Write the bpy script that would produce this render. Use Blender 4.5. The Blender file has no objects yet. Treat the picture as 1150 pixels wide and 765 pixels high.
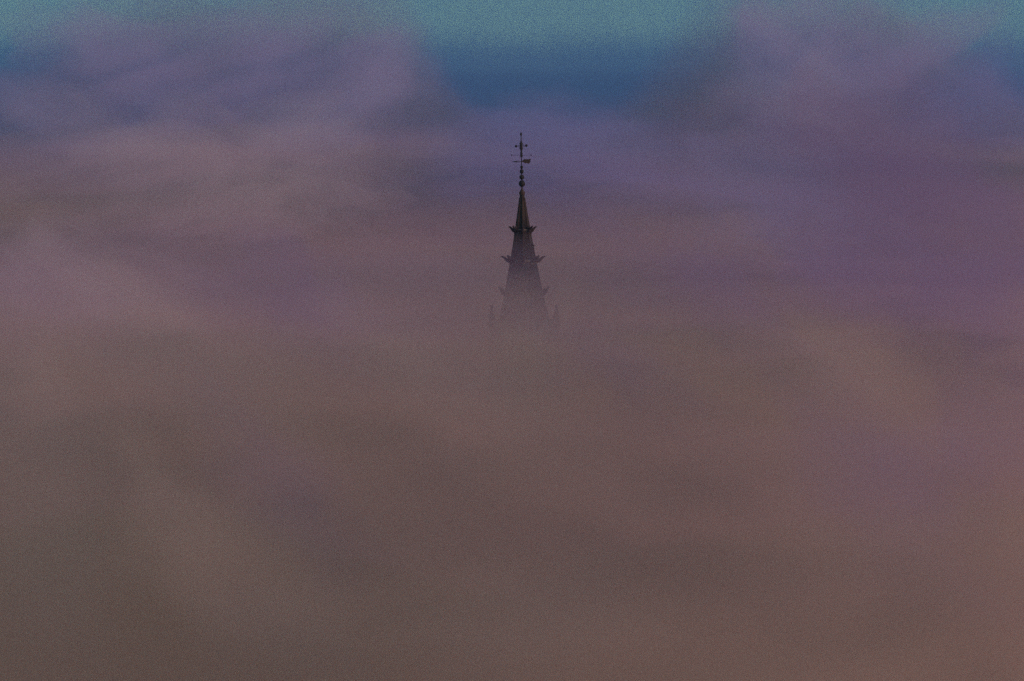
import bpy, bmesh, math, random
from mathutils import Vector, Matrix
R = math.radians
sc = bpy.context.scene
COL = sc.collection
random.seed(4)

# ------------------------------------------------------------------ camera
CAM = Vector((0.0, -640.0, 76.7))
cd = bpy.data.cameras.new('camera')
cam = bpy.data.objects.new('camera', cd); COL.objects.link(cam)
cd.lens = 200; cd.sensor_width = 36
cd.dof.use_dof = True; cd.dof.focus_distance = 640; cd.dof.aperture_fstop = 0.14
cd.clip_start = 0.5; cd.clip_end = 60000
cam.location = CAM
cam.rotation_euler = (R(90 - 2.711), 0, 0)
sc.camera = cam

# ------------------------------------------------------------------ sky, sun, exposure
SUN_EL, SUN_AZ = 13.0, 120.0          # azimuth clockwise from +Y (the view direction): to the right
w = bpy.data.worlds.new('World'); sc.world = w; w.use_nodes = True
nt = w.node_tree; nt.nodes.clear()
out = nt.nodes.new('ShaderNodeOutputWorld')
bg = nt.nodes.new('ShaderNodeBackground'); bg.inputs['Strength'].default_value = 0.10
sky = nt.nodes.new('ShaderNodeTexSky'); sky.sky_type = 'NISHITA'; sky.sun_disc = False
sky.sun_elevation = R(SUN_EL); sky.sun_rotation = R(SUN_AZ)
sky.altitude = 200; sky.air_density = 1.0; sky.dust_density = 0.3; sky.ozone_density = 3.0
tint = nt.nodes.new('ShaderNodeMix'); tint.data_type = 'RGBA'; tint.blend_type = 'MULTIPLY'
tint.inputs[0].default_value = 1.0
tint.inputs[7].default_value = (1.25, 2.3, 1.7, 1)      # a cold dawn sky
nt.links.new(sky.outputs[0], tint.inputs[6])
# clear teal strip along the horizon, an unseen cloud sheet added above to set the fill light
tcw = nt.nodes.new('ShaderNodeTexCoord'); spw = nt.nodes.new('ShaderNodeSeparateXYZ')
nt.links.new(tcw.outputs['Generated'], spw.inputs[0])
mrw = nt.nodes.new('ShaderNodeMapRange'); mrw.interpolation_type = 'SMOOTHSTEP'
mrw.inputs[1].default_value = 0.04; mrw.inputs[2].default_value = 0.22
nt.links.new(spw.outputs[2], mrw.inputs[0])
fill_sky = nt.nodes.new('ShaderNodeMix'); fill_sky.data_type = 'RGBA'
nt.links.new(mrw.outputs[0], fill_sky.inputs[0]); nt.links.new(tint.outputs[2], fill_sky.inputs[6])
fill_sky.inputs[7].default_value = (1.75, 2.0, 2.5, 1)
nt.links.new(fill_sky.outputs[2], bg.inputs['Color'])
nt.links.new(bg.outputs[0], out.inputs['Surface'])

sd = bpy.data.lights.new('sun', 'SUN'); sd.energy = 2.6; sd.angle = R(3); sd.color = (1.0, 0.60, 0.54)
sun = bpy.data.objects.new('sun', sd); COL.objects.link(sun)
dirv = Vector((math.sin(R(SUN_AZ)) * math.cos(R(SUN_EL)), math.cos(R(SUN_AZ)) * math.cos(R(SUN_EL)), math.sin(R(SUN_EL))))
sun.rotation_euler = dirv.to_track_quat('Z', 'Y').to_euler()

sc.view_settings.view_transform = 'Standard'; sc.view_settings.look = 'None'
sc.view_settings.exposure = -0.1; sc.view_settings.gamma = 1.0
sc.view_settings.use_curve_mapping = False
sc.render.engine = 'CYCLES'
cy = sc.cycles
cy.max_bounces = 10; cy.volume_bounces = 4; cy.diffuse_bounces = 2
cy.volume_max_steps = 512; cy.volume_step_rate = 1.0
cy.use_denoising = False      # the photograph is grainy

# ------------------------------------------------------------------ node helpers
def new_mat(name):
    m = bpy.data.materials.new(name); m.use_nodes = True
    m.node_tree.nodes.clear()
    o = m.node_tree.nodes.new('ShaderNodeOutputMaterial')
    return m, m.node_tree, o
class G:
    """small maths-node writer"""
    def __init__(s, nt): s.nt = nt
    def put(s, sock, v):
        if isinstance(v, (int, float)): sock.default_value = v
        elif isinstance(v, (tuple, list)): sock.default_value = v
        else: s.nt.links.new(v, sock)
    def m(s, op, a, b=None, c=None):
        n = s.nt.nodes.new('ShaderNodeMath'); n.operation = op
        s.put(n.inputs[0], a)
        if b is not None: s.put(n.inputs[1], b)
        if c is not None: s.put(n.inputs[2], c)
        return n.outputs[0]
    def mapr(s, v, a, b, c, d, smooth=True):
        n = s.nt.nodes.new('ShaderNodeMapRange')
        n.interpolation_type = 'SMOOTHSTEP' if smooth else 'LINEAR'
        s.put(n.inputs[0], v)
        for i, k in enumerate((a, b, c, d)): s.put(n.inputs[1 + i], k)
        return n.outputs[0]
    def noise(s, vec, scale, detail=2.0, rough=0.5, stretch=(1, 1, 1), dist=0.0):
        mp = s.nt.nodes.new('ShaderNodeMapping'); mp.inputs['Scale'].default_value = stretch
        s.nt.links.new(vec, mp.inputs[0])
        n = s.nt.nodes.new('ShaderNodeTexNoise')
        n.inputs['Scale'].default_value = scale; n.inputs['Detail'].default_value = detail
        n.inputs['Roughness'].default_value = rough; n.inputs['Distortion'].default_value = dist
        s.nt.links.new(mp.outputs[0], n.inputs['Vector'])
        return n.outputs[0]
    def mixc(s, f, a, b):
        n = s.nt.nodes.new('ShaderNodeMix'); n.data_type = 'RGBA'
        s.put(n.inputs[0], f); s.put(n.inputs[6], a); s.put(n.inputs[7], b)
        return n.outputs[2]
def rgb(r, g, b): return (r, g, b, 1.0)

def surface_mat(name, c1, c2, rough=0.8, metal=0.0, scale=2.0, stretch=(1, 1, 0.25), bump=0.3, courses=None, c3=None):
    m, nt, o = new_mat(name); g = G(nt)
    tc = nt.nodes.new('ShaderNodeTexCoord'); v = tc.outputs['Object']
    n1 = g.noise(v, scale, 5, 0.6, stretch)
    col = g.mixc(g.mapr(n1, 0.35, 0.65, 0, 1), rgb(*c1), rgb(*c2))
    if c3:
        n2 = g.noise(v, scale * 0.4, 3, 0.6, (1, 1, 0.6))
        col = g.mixc(g.mapr(n2, 0.5, 0.72, 0, 0.8), col, rgb(*c3))
    h = n1
    if courses:
        sep = nt.nodes.new('ShaderNodeSeparateXYZ'); nt.links.new(v, sep.inputs[0])
        fr = g.m('FRACT', g.m('DIVIDE', sep.outputs[2], courses))
        line = g.mapr(fr, 0.0, 0.12, 0, 1)
        col = g.mixc(g.m('SUBTRACT', 1.0, line), col, rgb(*[k * 0.55 for k in c1]))
        h = g.m('ADD', h, g.m('MULTIPLY', fr, -0.6))
    b = nt.nodes.new('ShaderNodeBump'); b.inputs['Strength'].default_value = bump; b.inputs['Distance'].default_value = 0.05
    nt.links.new(h, b.inputs['Height'])
    p = nt.nodes.new('ShaderNodeBsdfPrincipled')
    nt.links.new(col, p.inputs['Base Color']); nt.links.new(b.outputs[0], p.inputs['Normal'])
    p.inputs['Roughness'].default_value = rough; p.inputs['Metallic'].default_value = metal
    nt.links.new(p.outputs[0], o.inputs['Surface'])
    return m

M = {
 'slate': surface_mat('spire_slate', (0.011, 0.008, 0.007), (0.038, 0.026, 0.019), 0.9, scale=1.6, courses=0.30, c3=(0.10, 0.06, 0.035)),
 'stone': surface_mat('weathered_stone', (0.28, 0.25, 0.21), (0.42, 0.37, 0.31), 0.9, scale=1.2, courses=0.45),
 'trim': surface_mat('pale_moulding', (0.10, 0.08, 0.065), (0.19, 0.155, 0.13), 0.85, scale=3.0),
 'dark_stone': surface_mat('sooty_stone', (0.022, 0.014, 0.013), (0.05, 0.03, 0.024), 0.9, scale=3.0),
 'iron': surface_mat('wrought_iron', (0.004, 0.003, 0.003), (0.009, 0.006, 0.005), 0.8, metal=0.0, scale=6.0, stretch=(1, 1, 1)),
 'copper': surface_mat('dull_copper', (0.010, 0.006, 0.005), (0.035, 0.015, 0.009), 0.7, metal=0.0, scale=8.0, stretch=(1, 1, 1)),
 'louvre': surface_mat('louvre_wood', (0.04, 0.035, 0.03), (0.08, 0.07, 0.06), 0.9, scale=3.0),
 'brick': surface_mat('red_brick', (0.30, 0.17, 0.14), (0.40, 0.25, 0.21), 0.9, scale=2.0, courses=0.1),
 'ground': surface_mat('field_ground', (0.03, 0.045, 0.02), (0.07, 0.075, 0.04), 1.0, scale=0.004, stretch=(1, 1, 1), bump=0),
 'wood': surface_mat('wooded_hill', (0.012, 0.02, 0.012), (0.03, 0.04, 0.022), 1.0, scale=0.01, stretch=(1, 1, 1), bump=0),
}

# ------------------------------------------------------------------ mesh helpers
def link(name, bm, mat, parent=None, smooth=False, loc=(0, 0, 0)):
    bmesh.ops.recalc_face_normals(bm, faces=bm.faces[:])
    me = bpy.data.meshes.new(name); bm.to_mesh(me); bm.free()
    if mat: me.materials.append(mat)
    for p in me.polygons: p.use_smooth = smooth
    o = bpy.data.objects.new(name, me); COL.objects.link(o)
    o.location = loc
    if parent: o.parent = parent
    return o
def rings(bm, prof, n, ph, cx=0.0, cy=0.0, cap=True):
    """lathe of n sides through (z, r) pairs"""
    rr = []
    for z, r in prof:
        rr.append([bm.verts.new((cx + r * math.cos(ph + 2 * math.pi * k / n), cy + r * math.sin(ph + 2 * math.pi * k / n), z)) for k in range(n)])
    for a, b in zip(rr, rr[1:]):
        for k in range(n):
            bm.faces.new((a[k], a[(k + 1) % n], b[(k + 1) % n], b[k]))
    if cap:
        bm.faces.new(rr[0][::-1]); bm.faces.new(rr[-1])
    return rr
def tube(bm, pts, rad, n=8):
    prev = None; first = None
    for i, p in enumerate(pts):
        p = Vector(p)
        t = (Vector(pts[min(i + 1, len(pts) - 1)]) - Vector(pts[max(i - 1, 0)])).normalized()
        up = Vector((0, 0, 1)) if abs(t.z) < 0.9 else Vector((1, 0, 0))
        a = t.cross(up).normalized(); b = a.cross(t)
        ring = [bm.verts.new(p + (a * math.cos(2 * math.pi * k / n) + b * math.sin(2 * math.pi * k / n)) * rad[i]) for k in range(n)]
        if prev:
            for k in range(n): bm.faces.new((prev[k], prev[(k + 1) % n], ring[(k + 1) % n], ring[k]))
        else: first = ring
        prev = ring
    bm.faces.new(first[::-1]); bm.faces.new(prev)
def box(bm, c, s, rot=None):
    r = bmesh.ops.create_cube(bm, size=1.0)
    mt = Matrix.Translation(c) @ (rot if rot else Matrix()) @ Matrix.Diagonal((s[0], s[1], s[2], 1))
    bmesh.ops.transform(bm, matrix=mt, verts=r['verts'])
def ball(bm, c, r, sz=1.0, n=16):
    q = bmesh.ops.create_uvsphere(bm, u_segments=n, v_segments=n // 2, radius=r)
    bmesh.ops.transform(bm, matrix=Matrix.Translation(c) @ Matrix.Diagonal((1, 1, sz, 1)), verts=q['verts'])
def B(): return bmesh.new()
def struct(o, label=None):
    o['kind'] = 'structure'
    if label: o['label'] = label
    return o
def stuff(o, label, cat):
    o['kind'] = 'stuff'; o['label'] = label; o['category'] = cat
    return o

PX = 0.1001                       # metres per photograph pixel at the spire
def Z(py): return 76.7 - (py - 80) * PX

# ------------------------------------------------------------------ ground and far hills
bm = B(); n = 90; S = 30000.0
grid = []
for j in range(n + 1):
    row = []
    for i in range(n + 1):
        u, v = i / n * 2 - 1, j / n * 2 - 1
        x, y = S * u * abs(u), S * v * abs(v)
        d = math.hypot(x, y)
        z = 3 * math.sin(x / 700) * math.cos(y / 900) * min(1, max(0, (d - 300) / 900))
        row.append(bm.verts.new((x, y, z)))
    grid.append(row)
for j in range(n):
    for i in range(n):
        bm.faces.new((grid[j][i], grid[j][i + 1], grid[j + 1][i + 1], grid[j + 1][i]))
struct(link('ground', bm, M['ground'], smooth=True))

def ridge(name, y0, depth, x0, x1, h0, amp, seed, mat):
    """a long wooded ridge: cross-section hump, crest height wandering along x"""
    rnd = random.Random(seed); ph = [rnd.uniform(0, 6.28) for _ in range(8)]
    bm = B(); nx, ny = 160, 14; rows = []
    for i in range(nx + 1):
        x = x0 + (x1 - x0) * i / nx
        h = h0 + sum(amp / (k + 1) * math.sin(x / (1500 / (k + 1)) + ph[k]) for k in range(6))
        e = math.sin(math.pi * min(1, max(0, i / nx))) ** 0.35
        row = []
        for j in range(ny + 1):
            t = j / ny
            z = -20 + (h * e + 20) * math.sin(math.pi * t) ** 0.8
            row.append(bm.verts.new((x, y0 + depth * t + 60 * math.sin(x / 400), z)))
        rows.append(row)
    for i in range(nx):
        for j in range(ny):
            bm.faces.new((rows[i][j], rows[i + 1][j], rows[i + 1][j + 1], rows[i][j + 1]))
    struct(link(name, bm, mat, smooth=True))
ridge('hills', 2900, 9000, -9000, 9000, 78, 1.5, 3, M['wood'])

# ------------------------------------------------------------------ the church tower
T = bpy.data.objects.new('church_tower', None); COL.objects.link(T)
T.location = (1.36, 0, 0)
T['label'] = 'slender church tower whose dark slate spire, ringed with upturned hooks, rises out of fog'
T['category'] = 'church tower'

V8 = -math.pi / 2                 # a corner of the octagon towards the camera
LEAN = 0.0176
def lean(o):                      # the spire leans a touch to the left
    me = o.data
    for v in me.vertices:
        z = v.co.z + o.location.z
        if z > Z(345): v.co.x -= (z - Z(345)) * LEAN
    return o

# shaft, belfry stage, parapet
bm = B(); rings(bm, [(0, 6.2), (1.5, 6.2), (1.7, 6.0), (28, 6.0), (28.15, 6.2), (28.5, 6.2), (28.7, 5.8), (38.0, 5.8)], 4, math.pi / 4)
shaft = link('shaft', bm, M['stone'], T)
for k in range(4):
    a = k * math.pi / 2
    rot = Matrix.Rotation(a, 4, 'Z')
    for dx in (-1.5, 1.5):
        bm = B()
        prof = [(-.6, 0), (.6, 0), (.6, 3.2), (.35, 3.8), (0, 4.1), (-.35, 3.8), (-.6, 3.2)]
        fr = [bm.verts.new(rot @ Vector((dx + x, -4.24, 31 + z))) for x, z in prof]
        bk = [bm.verts.new(rot @ Vector((dx + x, -4.05, 31 + z))) for x, z in prof]
        bm.faces.new(fr); bm.faces.new(bk[::-1])
        for i in range(7): bm.faces.new((fr[i], bk[i], bk[(i + 1) % 7], fr[(i + 1) % 7]))
        wn = link('belfry_window', bm, M['louvre'], T)
        bm = B()
        for i in range(7): box(bm, rot @ Vector((dx, -4.27, 31.35 + i * .42)), (1.1, .1, .06), rot @ Matrix.Rotation(R(30), 4, 'X'))
        link('louvre', bm, M['dark_stone'], wn)
bm = B(); rings(bm, [(38.0, 6.1), (38.35, 6.35), (38.6, 6.35), (38.6, 6.1), (39.3, 6.1), (39.35, 6.2), (39.5, 6.2), (39.5, 5.7), (38.7, 5.7)], 4, math.pi / 4)
link('cornice', bm, M['stone'], T)

# octagonal lantern stage between the square tower and the spire
zl0, zl1 = 38.7, Z(366)
bm = B(); rings(bm, [(zl0, 4.3), (zl1 - .3, 4.2), (zl1, 4.2)], 8, V8 + math.pi / 8)
lan = link('lantern_stage', bm, M['stone'], T)
bm = B()
for (r, z, h) in ((4.22, zl1 + .14, .24), (4.15, zl1 + .45, .3)):
    rings(bm, [(z - h / 2, r), (z + h / 2, r), (z + h / 2, r - .35), (z - h / 2, r - .35), (z - h / 2, r)], 8, V8 + math.pi / 8, cap=False)
link('parapet', bm, M['stone'], lan)
for k in range(8):
    a = k * math.pi / 4
    rot = Matrix.Rotation(a, 4, 'Z')
    bm = B()
    prof = [(-.45, 0), (.45, 0), (.45, 4.2), (.25, 4.8), (0, 5.1), (-.25, 4.8), (-.45, 4.2)]
    fr = [bm.verts.new(rot @ Vector((x, -3.98, 40.6 + z))) for x, z in prof]
    bk = [bm.verts.new(rot @ Vector((x, -3.8, 40.6 + z))) for x, z in prof]
    bm.faces.new(fr); bm.faces.new(bk[::-1])
    for i in range(7): bm.faces.new((fr[i], bk[i], bk[(i + 1) % 7], fr[(i + 1) % 7]))
    link('window', bm, M['louvre'], lan)

# corner pinnacles round the foot of the spire
def pinnacle(a, r, zb, zt, w=.34):
    x, y = r * math.cos(a), r * math.sin(a)
    bm = B()
    rings(bm, [(zb, w), (zb + (zt - zb) * .45, w * .95), (zb + (zt - zb) * .46, w * 1.35), (zb + (zt - zb) * .5, w * 1.3),
               (zb + (zt - zb) * .52, w * .8), (zt - .3, .08), (zt - .25, .16), (zt - .1, .16), (zt, .03)], 8, V8, x, y)
    return link('pinnacle', bm, M['dark_stone'], T)
for k in range(8):
    pinnacle(V8 + math.pi / 8 + k * math.pi / 4, 3.95, zl1 - .2, Z(343))
for k in range(4):
    pinnacle(math.pi / 4 + k * math.pi / 2, 5.6, 39.0, Z(415), .5)

# the spire: eight slated sides, slightly flared
key = [(217, 2.2), (235, 4.7), (253, 7.5), (271, 10.4), (289, 13.6), (307, 16.9), (325, 20.4), (345, 24.4), (362, 29)]
def wall_r(py):
    for (a, ra), (b, rb) in zip(key, key[1:]):
        if py <= b: return (ra + (rb - ra) * (py - a) / (b - a)) * PX
    return key[-1][1] * PX
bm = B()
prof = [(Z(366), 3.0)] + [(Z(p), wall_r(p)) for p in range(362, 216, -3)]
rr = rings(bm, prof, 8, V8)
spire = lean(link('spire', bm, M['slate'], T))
# lead rolls down the eight arrises
for k in range(8):
    a = V8 + k * math.pi / 4
    bm = B()
    tube(bm, [(wall_r(p) * math.cos(a), wall_r(p) * math.sin(a), Z(p)) for p in range(360, 217, -6)], [.055] * 24, 6)
    lean(link('hip_roll', bm, M['dark_stone'], spire))

# string courses with upturned hooks
def ring_course(py, h, out, sag):
    bm = B(); r = wall_r(py); z0 = Z(py); seg = 8; secs = []
    cs = [(-h, -.05), (-h * .8, out * .6), (-h * .1, out), (h * .6, out), (h, out * .4), (h * 1.3, -.05)]
    for k in range(8):
        a0, a1 = V8 + k * math.pi / 4, V8 + (k + 1) * math.pi / 4
        for s in range(seg):
            t = s / seg
            secs.append(((math.cos(a0) * (1 - t) + math.cos(a1) * t, math.sin(a0) * (1 - t) + math.sin(a1) * t), 4 * t * (1 - t)))
    vs = []
    for (cx, cyy), q in secs:
        vs.append([bm.verts.new(((r + o) * cx, (r + o) * cyy, z0 + z - sag * q)) for z, o in cs])
    N = len(vs)
    for i in range(N):
        a, b = vs[i], vs[(i + 1) % N]
        for j in range(len(cs)):
            j2 = (j + 1) % len(cs)
            bm.faces.new((a[j], b[j], b[j2], a[j2]))
    return lean(link('ring_moulding', bm, M['trim'], spire))
def hook(py, tip_r, up, th, k):
    a = V8 + k * math.pi / 4
    r = wall_r(py); z0 = Z(py); L = tip_r - r
    d = Vector((math.cos(a), math.sin(a), 0))
    def P(t, z): return d * (r + L * t) + Vector((0, 0, z0 + z))
    bm = B()
    tube(bm, [P(-.15, -.12), P(.12, -.16), P(.35, -.06), P(.55, up * .35), P(.72, up * .72), P(.88, up * .92), P(1, up)],
         [th * .9, th * 1.25, th * 1.15, th * .85, th * .65, th * .5, th * .12], 8)
    tube(bm, [P(.15, 0), P(.22, th * 1.6), P(.34, th * 2.6), P(.30, th * 3.3)], [th * .8, th * .75, th * .5, th * .12], 6)   # inner curl
    lean(link('hook', bm, M['dark_stone'], spire))
    bm = B()
    tube(bm, [P(.02, -.12), P(.03, -.32), P(.02, -.55), P(0, -.78)], [th * 1.1, th * 1.15, th * .8, th * .2], 8)
    lean(link('corbel', bm, M['trim'] if py > 280 else M['dark_stone'], spire))  # lower corbels painted paler for the sky light on their fronts
for py, h, out, sag, tr, up, th in ((258, .075, .1, .02, 1.60, .36, .15), (292, .085, .13, .10, 2.52, .42, .17), (328.5, .085, .15, .1, 2.9, .62, .17)):
    ring_course(py, h, out, sag)
    for k in range(8): hook(py, tr, up, th, k)

# a little hatch on the right of the slating
a = V8 + math.pi * 0.5
bm = B()
rb = wall_r(281)
box(bm, (rb - .22, -.25, Z(279)), (.5, .42, .75))
box(bm, (rb - .2, -.25, Z(274.6)), (.6, .52, .1), Matrix.Rotation(R(22), 4, 'Y'))
lean(link('hatch', bm, M['dark_stone'], spire))

# finial of stacked balls
bm = B()
rings(bm, [(Z(221), .24), (Z(218.5), .3), (Z(217.3), .34), (Z(215.6), .31), (Z(214.2), .2), (Z(212.5), .11), (Z(210.5), .08)], 16, 0)
fin = lean(link('finial', bm, M['dark_stone'], T, smooth=True))
for py, r in ((206.3, .36), (199, .275), (192.6, .23), (187.7, .17)):
    bm = B(); ball(bm, (0, 0, Z(py)), r, 1.05, 20); rings(bm, [(Z(py) - r - .05, .1), (Z(py) - r * .9, .1)], 12, 0)
    lean(link('ball', bm, M['iron'], fin, smooth=True))
bm = B(); tube(bm, [(0, 0, Z(212)), (0, 0, Z(186))], [.07, .07], 10)
lean(link('rod', bm, M['iron'], fin, smooth=True))

# iron cross on its mast
bm = B()
tube(bm, [(0, 0, Z(p)) for p in (188, 177, 176.4, 175, 172, 169.5, 168.6, 166.5, 164.5, 162.5, 160, 158, 152)],
     [.05, .05, .12, .16, .13, .08, .13, .17, .14, .17, .12, .06, .045], 10)
for s in (-1, 1):
    tube(bm, [(0, 0, Z(164)), (s * .22, 0, Z(164)), (s * .55, 0, Z(164))], [.07, .04, .032], 8)
    tube(bm, [(s * .05, 0, Z(168)), (s * .2, 0, Z(166.6)), (s * .24, 0, Z(165))], [.03, .028, .025], 6)
    tube(bm, [(s * .05, 0, Z(160)), (s * .2, 0, Z(161.4)), (s * .24, 0, Z(163))], [.03, .028, .025], 6)
cross = lean(link('cross', bm, M['iron'], T, smooth=True))
for x, py, r, sz in ((-.58, 164.2, .15, 1), (.58, 163.6, .15, 1), (0, 150.8, .12, 1.7)):
    bm = B(); ball(bm, (x, 0, Z(py)), r, sz, 14); lean(link('knob', bm, M['iron'], cross, smooth=True))
for s in (-1, 1):        # thin cardinal arms with tiny tips
    bm = B(); tube(bm, [(s * .05, 0, Z(174.3)), (s * 1.08, 0, Z(174.3))], [.016, .013], 6)
    ball(bm, (s * 1.09, 0, Z(174.3)), .05, 2.4, 8)
    lean(link('arm', bm, M['iron'], cross, smooth=True))

# weather vane: pointer to the left, pierced copper tail to the right
bm = B(); tube(bm, [(-1.15, 0, Z(181.6)), (-.95, 0, Z(181.6)), (-.8, 0, Z(181.6)), (-.6, 0, Z(181.6)), (-.42, 0, Z(181.6)), (.1, 0, Z(181.5))],
     [.008, .025, .05, .085, .03, .03], 8)
vane = lean(link('weather_vane', bm, M['iron'], T, smooth=True))
outl = [(.02, 0), (.12, .12), (.3, .2), (.36, .33), (.42, .22), (.62, .25), (.78, .22), (.95, .3), (1.08, .27), (.99, .1), (1.04, -.08),
        (.9, -.1), (.96, -.24), (.7, -.25), (.55, -.17), (.42, -.26), (.3, -.15), (.14, -.1)]
bm = B()
f = [bm.verts.new((x, -.03, Z(181.2) + z)) for x, z in outl]; b_ = [bm.verts.new((x, .03, Z(181.2) + z)) for x, z in outl]
bm.faces.new(f); bm.faces.new(b_[::-1])
for i in range(len(outl)): j = (i + 1) % len(outl); bm.faces.new((f[i], b_[i], b_[j], f[j]))
lean(link('tail', bm, M['copper'], vane))

# ------------------------------------------------------------------ the air and the fog bank
bm = B(); box(bm, (0, 6000, 150), (24000, 15000, 340))      # z from -20 to 320
air, nt, o = new_mat('air')
v = nt.nodes.new('ShaderNodeVolumePrincipled')
v.inputs['Color'].default_value = rgb(0.14, 0.44, 1.0); v.inputs['Density'].default_value = 0.00004
v.inputs['Anisotropy'].default_value = 0.2
nt.links.new(v.outputs[0], o.inputs['Volume'])
stuff(link('haze', bm, air), 'thin blue air between the spire and the far hills', 'haze')


def fog_mat(name, dens, t):
    m, nt, o = new_mat(name)
    p = nt.nodes.new('ShaderNodeVolumePrincipled')
    p.inputs['Color'].default_value = rgb(*[a * (1 - t ** .7) + b * t ** .7 for a, b in zip(FOG_HI, FOG_LO)])
    p.inputs['Anisotropy'].default_value = 0.3
    p.inputs['Density'].default_value = dens
    nt.links.new(p.outputs[0], o.inputs['Volume'])
    return m
FOG_HI = (0.765, 0.515, 0.80)      # light's tint put into the fog colour: sky purple on top, brown below
FOG_LO = (0.975, 0.74, 0.32)
import numpy as np
def vnoise(x, y, cell, seed):
    """smooth value noise in -1..1 on numpy arrays"""
    rs = np.random.RandomState(seed); tb = rs.uniform(-1, 1, (256, 256))
    u, v = x / cell + 1000.0, y / cell + 1000.0
    i, j = np.floor(u).astype(int), np.floor(v).astype(int); fu, fv = u - i, v - j
    fu = fu ** 3 * (fu * (fu * 6 - 15) + 10); fv = fv ** 3 * (fv * (fv * 6 - 15) + 10)
    t = lambda a, b: tb[a % 256, b % 256]
    return (t(i, j) * (1 - fu) + t(i + 1, j) * fu) * (1 - fv) + (t(i, j + 1) * (1 - fu) + t(i + 1, j + 1) * fu) * fv
def rot_noise(x, y, cell, seed, ax=1.0):
    a = .25 * math.sin(seed * 1.7); c, s_ = math.cos(a), math.sin(a)
    return vnoise((x * c - y * s_), (x * s_ + y * c) * ax, cell, seed)
def at(px, D): return ((px - 575) / 6389 * D, -640 + D)
# broad swells and plumes of the fog top: (photograph column, distance, half-width, half-length, height)
MOUNDS = [(250, 2500, 70, 140, 50), (415, 2450, 38, 90, 44), (120, 2400, 50, 120, 30), (345, 2300, 22, 70, 14),
          (915, 2550, 48, 130, 50), (1020, 2450, 50, 120, 36), (815, 2600, 44, 100, 32), (960, 2350, 18, 70, 14)]
MOUNDS = [at(p, D) + (rx, ry, h) for p, D, rx, ry, h in MOUNDS]
def axis(lo, hi, flo, fhi, fine, grow):
    a = list(np.arange(flo, fhi + fine, fine)); d = fine
    while a[-1] < hi: d *= grow; a.append(min(hi, a[-1] + d))
    d = fine
    while a[0] > lo: d *= grow; a.insert(0, max(lo, a[0] - d))
    return np.array(a)
XS = axis(-4000, 4000, -300, 300, 6, 1.10)
YS = axis(-1500, 2700, -560, 700, 8, 1.012)
# the blue air lies thicker over the far valley, thinning out upwards
for k in range(3):
    bm = B(); y0 = 120 + 160 * k; box(bm, (0, (y0 + 5200) / 2, 70 + 5 * k), (19000 + 40 * k, 5200 - y0, 200 + 10 * k))
    m, nt, o = new_mat('blue_air')
    p = nt.nodes.new('ShaderNodeVolumePrincipled')
    p.inputs['Color'].default_value = rgb(0.22, 0.46, 1.0); p.inputs['Density'].default_value = 0.00007; p.inputs['Anisotropy'].default_value = 0.2
    nt.links.new(p.outputs[0], o.inputs['Volume'])
    stuff(link('haze', bm, m), 'blue air between the spire and the far hills', 'haze')
for k in range(6):
    bm = B(); box(bm, (0, (4700 + 420 * k + 9600) / 2, ((84, 92, 101, 112, 125, 140)[k] - 20 - k) / 2), (18000 + 40 * k, 9600 - 4700 - 420 * k, (84, 92, 101, 112, 125, 140)[k] + 20 + k))
    m, nt, o = new_mat('valley_air')
    p = nt.nodes.new('ShaderNodeVolumePrincipled')
    p.inputs['Color'].default_value = rgb(0.66, 0.98, 0.82); p.inputs['Density'].default_value = 0.00012; p.inputs['Anisotropy'].default_value = 0.2
    nt.links.new(p.outputs[0], o.inputs['Volume'])
    stuff(link('haze', bm, m), 'pale haze lying over the far hills', 'haze')
NSH = 8; TOTAL = 0.0125
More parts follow.
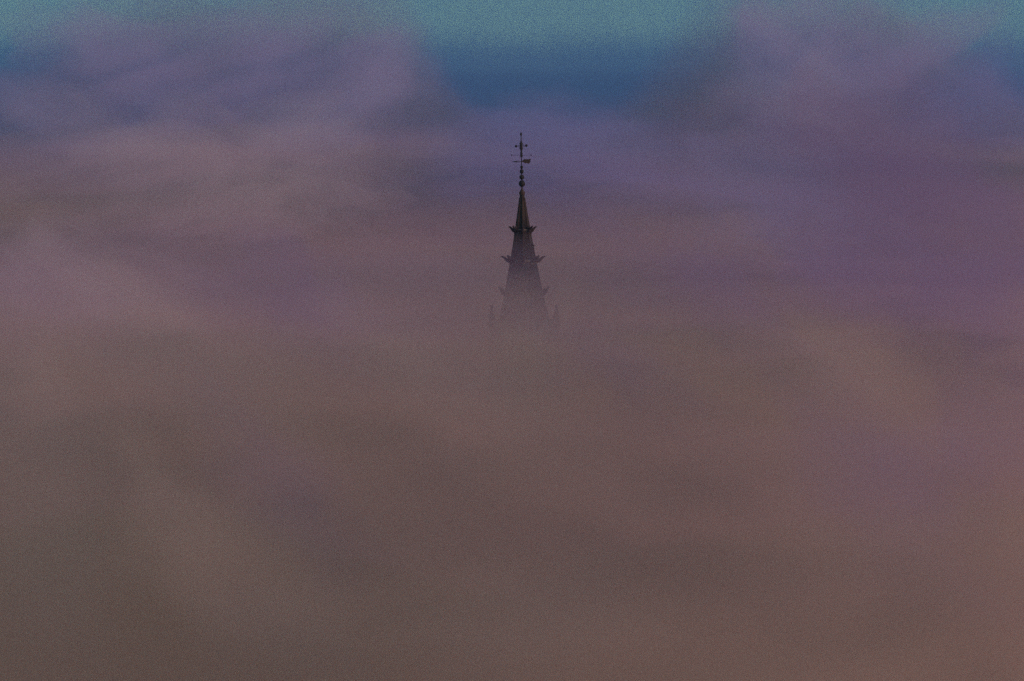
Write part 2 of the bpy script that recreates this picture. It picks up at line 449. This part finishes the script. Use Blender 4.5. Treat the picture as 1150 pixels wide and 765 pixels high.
def fog_layer(k):
    X, Y = np.meshgrid(XS, YS)
    t = k / (NSH - 1)
    H = 61 - (10 * t if k < NSH - 1 else 17) + 0 * X
    near = np.exp(-(X / 60) ** 2 - (Y / 190) ** 2)                   # calmer fog round the tower
    H -= (2.2 + (14 if k == NSH - 1 else 0)) * near
    far = np.clip((Y - 300) / 1200, 0, 1)                            # and it sinks towards the far hills
    H -= 10 * far
    amp = (1 - .75 * near) * (1 + .15 * far)
    H += amp * (1.8 * rot_noise(X, Y, 130, 11, .35) + 4.0 * rot_noise(X, Y, 62, 12, .22) + 3.0 * rot_noise(X, Y, 30, 13, .2))
    H += amp * (3.0 * rot_noise(X, Y, 48, 20 + k, .25) + 2.5 * rot_noise(X, Y, 24, 40 + k, .2) + 2.0 * rot_noise(X, Y, 260, 60 + k, .5))
    for mx, my, rx, ry, h in MOUNDS:
        H += h * (1.2 - .75 * t) * np.exp(-((X - mx) / rx) ** 2 - ((Y - my) / ry) ** 2) * (1 + .3 * rot_noise(X, Y, 45, 80 + k, .5) + .15 * rot_noise(X, Y, 20, 70 + k, .5))
    end = np.clip((2700 - 160 * t - Y + 130 * rot_noise(X, Y, 40, 90 + k, .8)) / 700, 0, 1); end = end * end * (3 - 2 * end)
    H = -1.5 + (H + 1.5) * end
    H = np.maximum(H, -2.0 + .02 * k)
    ny, nx = X.shape
    top = np.stack([X, Y, H], -1).reshape(-1, 3)
    zb = -6.0 - .5 * k
    bot = np.stack([X, Y, 0 * X + zb], -1).reshape(-1, 3)
    idx = np.arange(nx * ny).reshape(ny, nx); Nv = nx * ny
    q = np.stack([idx[:-1, :-1], idx[:-1, 1:], idx[1:, 1:], idx[1:, :-1]], -1).reshape(-1, 4)
    rim = np.concatenate([idx[0, :], idx[1:, -1], idx[-1, -2::-1], idx[-2:0:-1, 0]])
    r2 = np.roll(rim, -1)
    side = np.stack([rim + Nv, r2 + Nv, r2, rim], -1)
    c = [idx[0, 0] + Nv, idx[-1, 0] + Nv, idx[-1, -1] + Nv, idx[0, -1] + Nv]
    F = np.concatenate([q, (q + Nv)[:, ::-1], side])
    V = np.concatenate([top, bot])
    me = bpy.data.meshes.new('fog'); me.from_pydata(V.tolist(), [], F.tolist()); me.update()
    me.polygons.foreach_set('use_smooth', [True] * len(me.polygons))
    me.materials.append(fog_mat('fog_bank', TOTAL / NSH * (0.7 + .6 * t) if k < NSH - 1 else .012, t))
    o = bpy.data.objects.new('fog', me); COL.objects.link(o)
    stuff(o, 'thick purple brown fog bank swallowing everything below the spire', 'fog')
for k in range(NSH): fog_layer(k)

# separate drifts of mist hanging over and in the bank: (column, row, distance, half sizes, density, colour)
def drift(i, px, py, D, rx, ry, rz, dens, colr, tilt=0):
    x, y = at(px, D); z = CAM.z - (py - 80) / 6389 * D
    bm = B(); bmesh.ops.create_icosphere(bm, subdivisions=5, radius=1.0)
    from mathutils import noise as mn
    for v in bm.verts:
        c = v.co.copy()
        q = Vector((c.x * 1.3 + i * 7.1, c.y * 1.3, c.z * 1.3))
        f = max(.15, 1 + .75 * mn.noise(q) + .5 * mn.noise(q * 2.1) + .2 * mn.noise(q * 4.3))
        v.co = Vector((c.x * rx * f, c.y * ry * f, c.z * rz * f))
    bmesh.ops.rotate(bm, verts=bm.verts[:], cent=(0, 0, 0), matrix=Matrix.Rotation(R(tilt), 3, 'Y'))
    m, nt, o = new_mat('mist_light_shade')
    p = nt.nodes.new('ShaderNodeVolumePrincipled')
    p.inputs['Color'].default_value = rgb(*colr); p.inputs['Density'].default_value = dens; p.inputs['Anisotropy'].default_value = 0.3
    nt.links.new(p.outputs[0], o.inputs['Volume'])
    ob = link('fog', bm, m, smooth=True, loc=(x, y, z))
    stuff(ob, 'thin drift of mist in the fog bank, light and shade put into its tint', 'fog')
ROSE, DUSK, BLUE, BROWN, DIM = (0.97, 0.74, 0.84), (0.50, 0.36, 0.62), (0.56, 0.50, 0.92), (0.96, 0.74, 0.66), (0.55, 0.38, 0.32)  # lit and shaded patches of the fog, put into the drift colours
LILAC, GLOW = (0.86, 0.70, 0.97), (0.985, 0.80, 0.60)  # GLOW paints a warm lighter patch in front of the tower
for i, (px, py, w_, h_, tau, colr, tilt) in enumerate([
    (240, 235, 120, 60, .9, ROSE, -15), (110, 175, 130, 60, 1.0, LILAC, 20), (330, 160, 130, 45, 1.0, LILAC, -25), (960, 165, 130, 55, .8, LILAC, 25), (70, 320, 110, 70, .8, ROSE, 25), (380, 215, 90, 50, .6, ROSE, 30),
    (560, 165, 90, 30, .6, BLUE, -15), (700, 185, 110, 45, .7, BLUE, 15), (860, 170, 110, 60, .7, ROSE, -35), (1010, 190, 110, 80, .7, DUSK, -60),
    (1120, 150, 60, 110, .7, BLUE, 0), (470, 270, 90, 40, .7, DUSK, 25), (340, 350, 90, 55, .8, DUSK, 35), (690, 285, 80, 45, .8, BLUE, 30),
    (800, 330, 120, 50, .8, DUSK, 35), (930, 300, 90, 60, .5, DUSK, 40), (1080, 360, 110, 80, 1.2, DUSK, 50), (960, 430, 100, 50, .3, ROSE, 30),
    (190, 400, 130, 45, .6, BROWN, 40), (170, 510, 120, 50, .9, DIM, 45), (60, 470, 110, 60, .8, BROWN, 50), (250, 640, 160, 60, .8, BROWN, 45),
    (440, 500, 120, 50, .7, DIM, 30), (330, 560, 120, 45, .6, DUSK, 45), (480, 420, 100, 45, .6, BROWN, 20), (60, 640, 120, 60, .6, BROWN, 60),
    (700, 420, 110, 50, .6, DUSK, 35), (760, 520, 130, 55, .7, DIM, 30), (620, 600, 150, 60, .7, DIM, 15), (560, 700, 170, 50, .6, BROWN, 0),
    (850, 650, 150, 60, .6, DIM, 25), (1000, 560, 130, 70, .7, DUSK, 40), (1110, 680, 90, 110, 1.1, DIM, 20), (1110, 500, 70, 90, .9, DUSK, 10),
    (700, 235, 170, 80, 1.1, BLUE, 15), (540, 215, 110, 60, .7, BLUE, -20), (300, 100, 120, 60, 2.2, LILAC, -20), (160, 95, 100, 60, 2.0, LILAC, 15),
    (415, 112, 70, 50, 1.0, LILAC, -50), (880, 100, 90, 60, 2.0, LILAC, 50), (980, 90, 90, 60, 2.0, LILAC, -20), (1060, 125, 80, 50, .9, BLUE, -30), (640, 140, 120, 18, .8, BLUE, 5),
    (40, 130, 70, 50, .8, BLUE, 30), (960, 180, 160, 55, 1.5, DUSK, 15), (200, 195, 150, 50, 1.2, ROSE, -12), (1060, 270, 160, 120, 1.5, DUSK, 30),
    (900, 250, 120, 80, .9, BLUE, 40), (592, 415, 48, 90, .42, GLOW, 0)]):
    D = 2100 if py < 136 else (940 if 200 < py < 300 and 430 < px < 760 else 116000 / (py - 80)); s_ = D / 6389
    if py > 405 or (px > 900 and py > 380): tau *= .6
    rx, rz = w_ * s_, h_ * s_; ry = max(2.2 * rx, 12)
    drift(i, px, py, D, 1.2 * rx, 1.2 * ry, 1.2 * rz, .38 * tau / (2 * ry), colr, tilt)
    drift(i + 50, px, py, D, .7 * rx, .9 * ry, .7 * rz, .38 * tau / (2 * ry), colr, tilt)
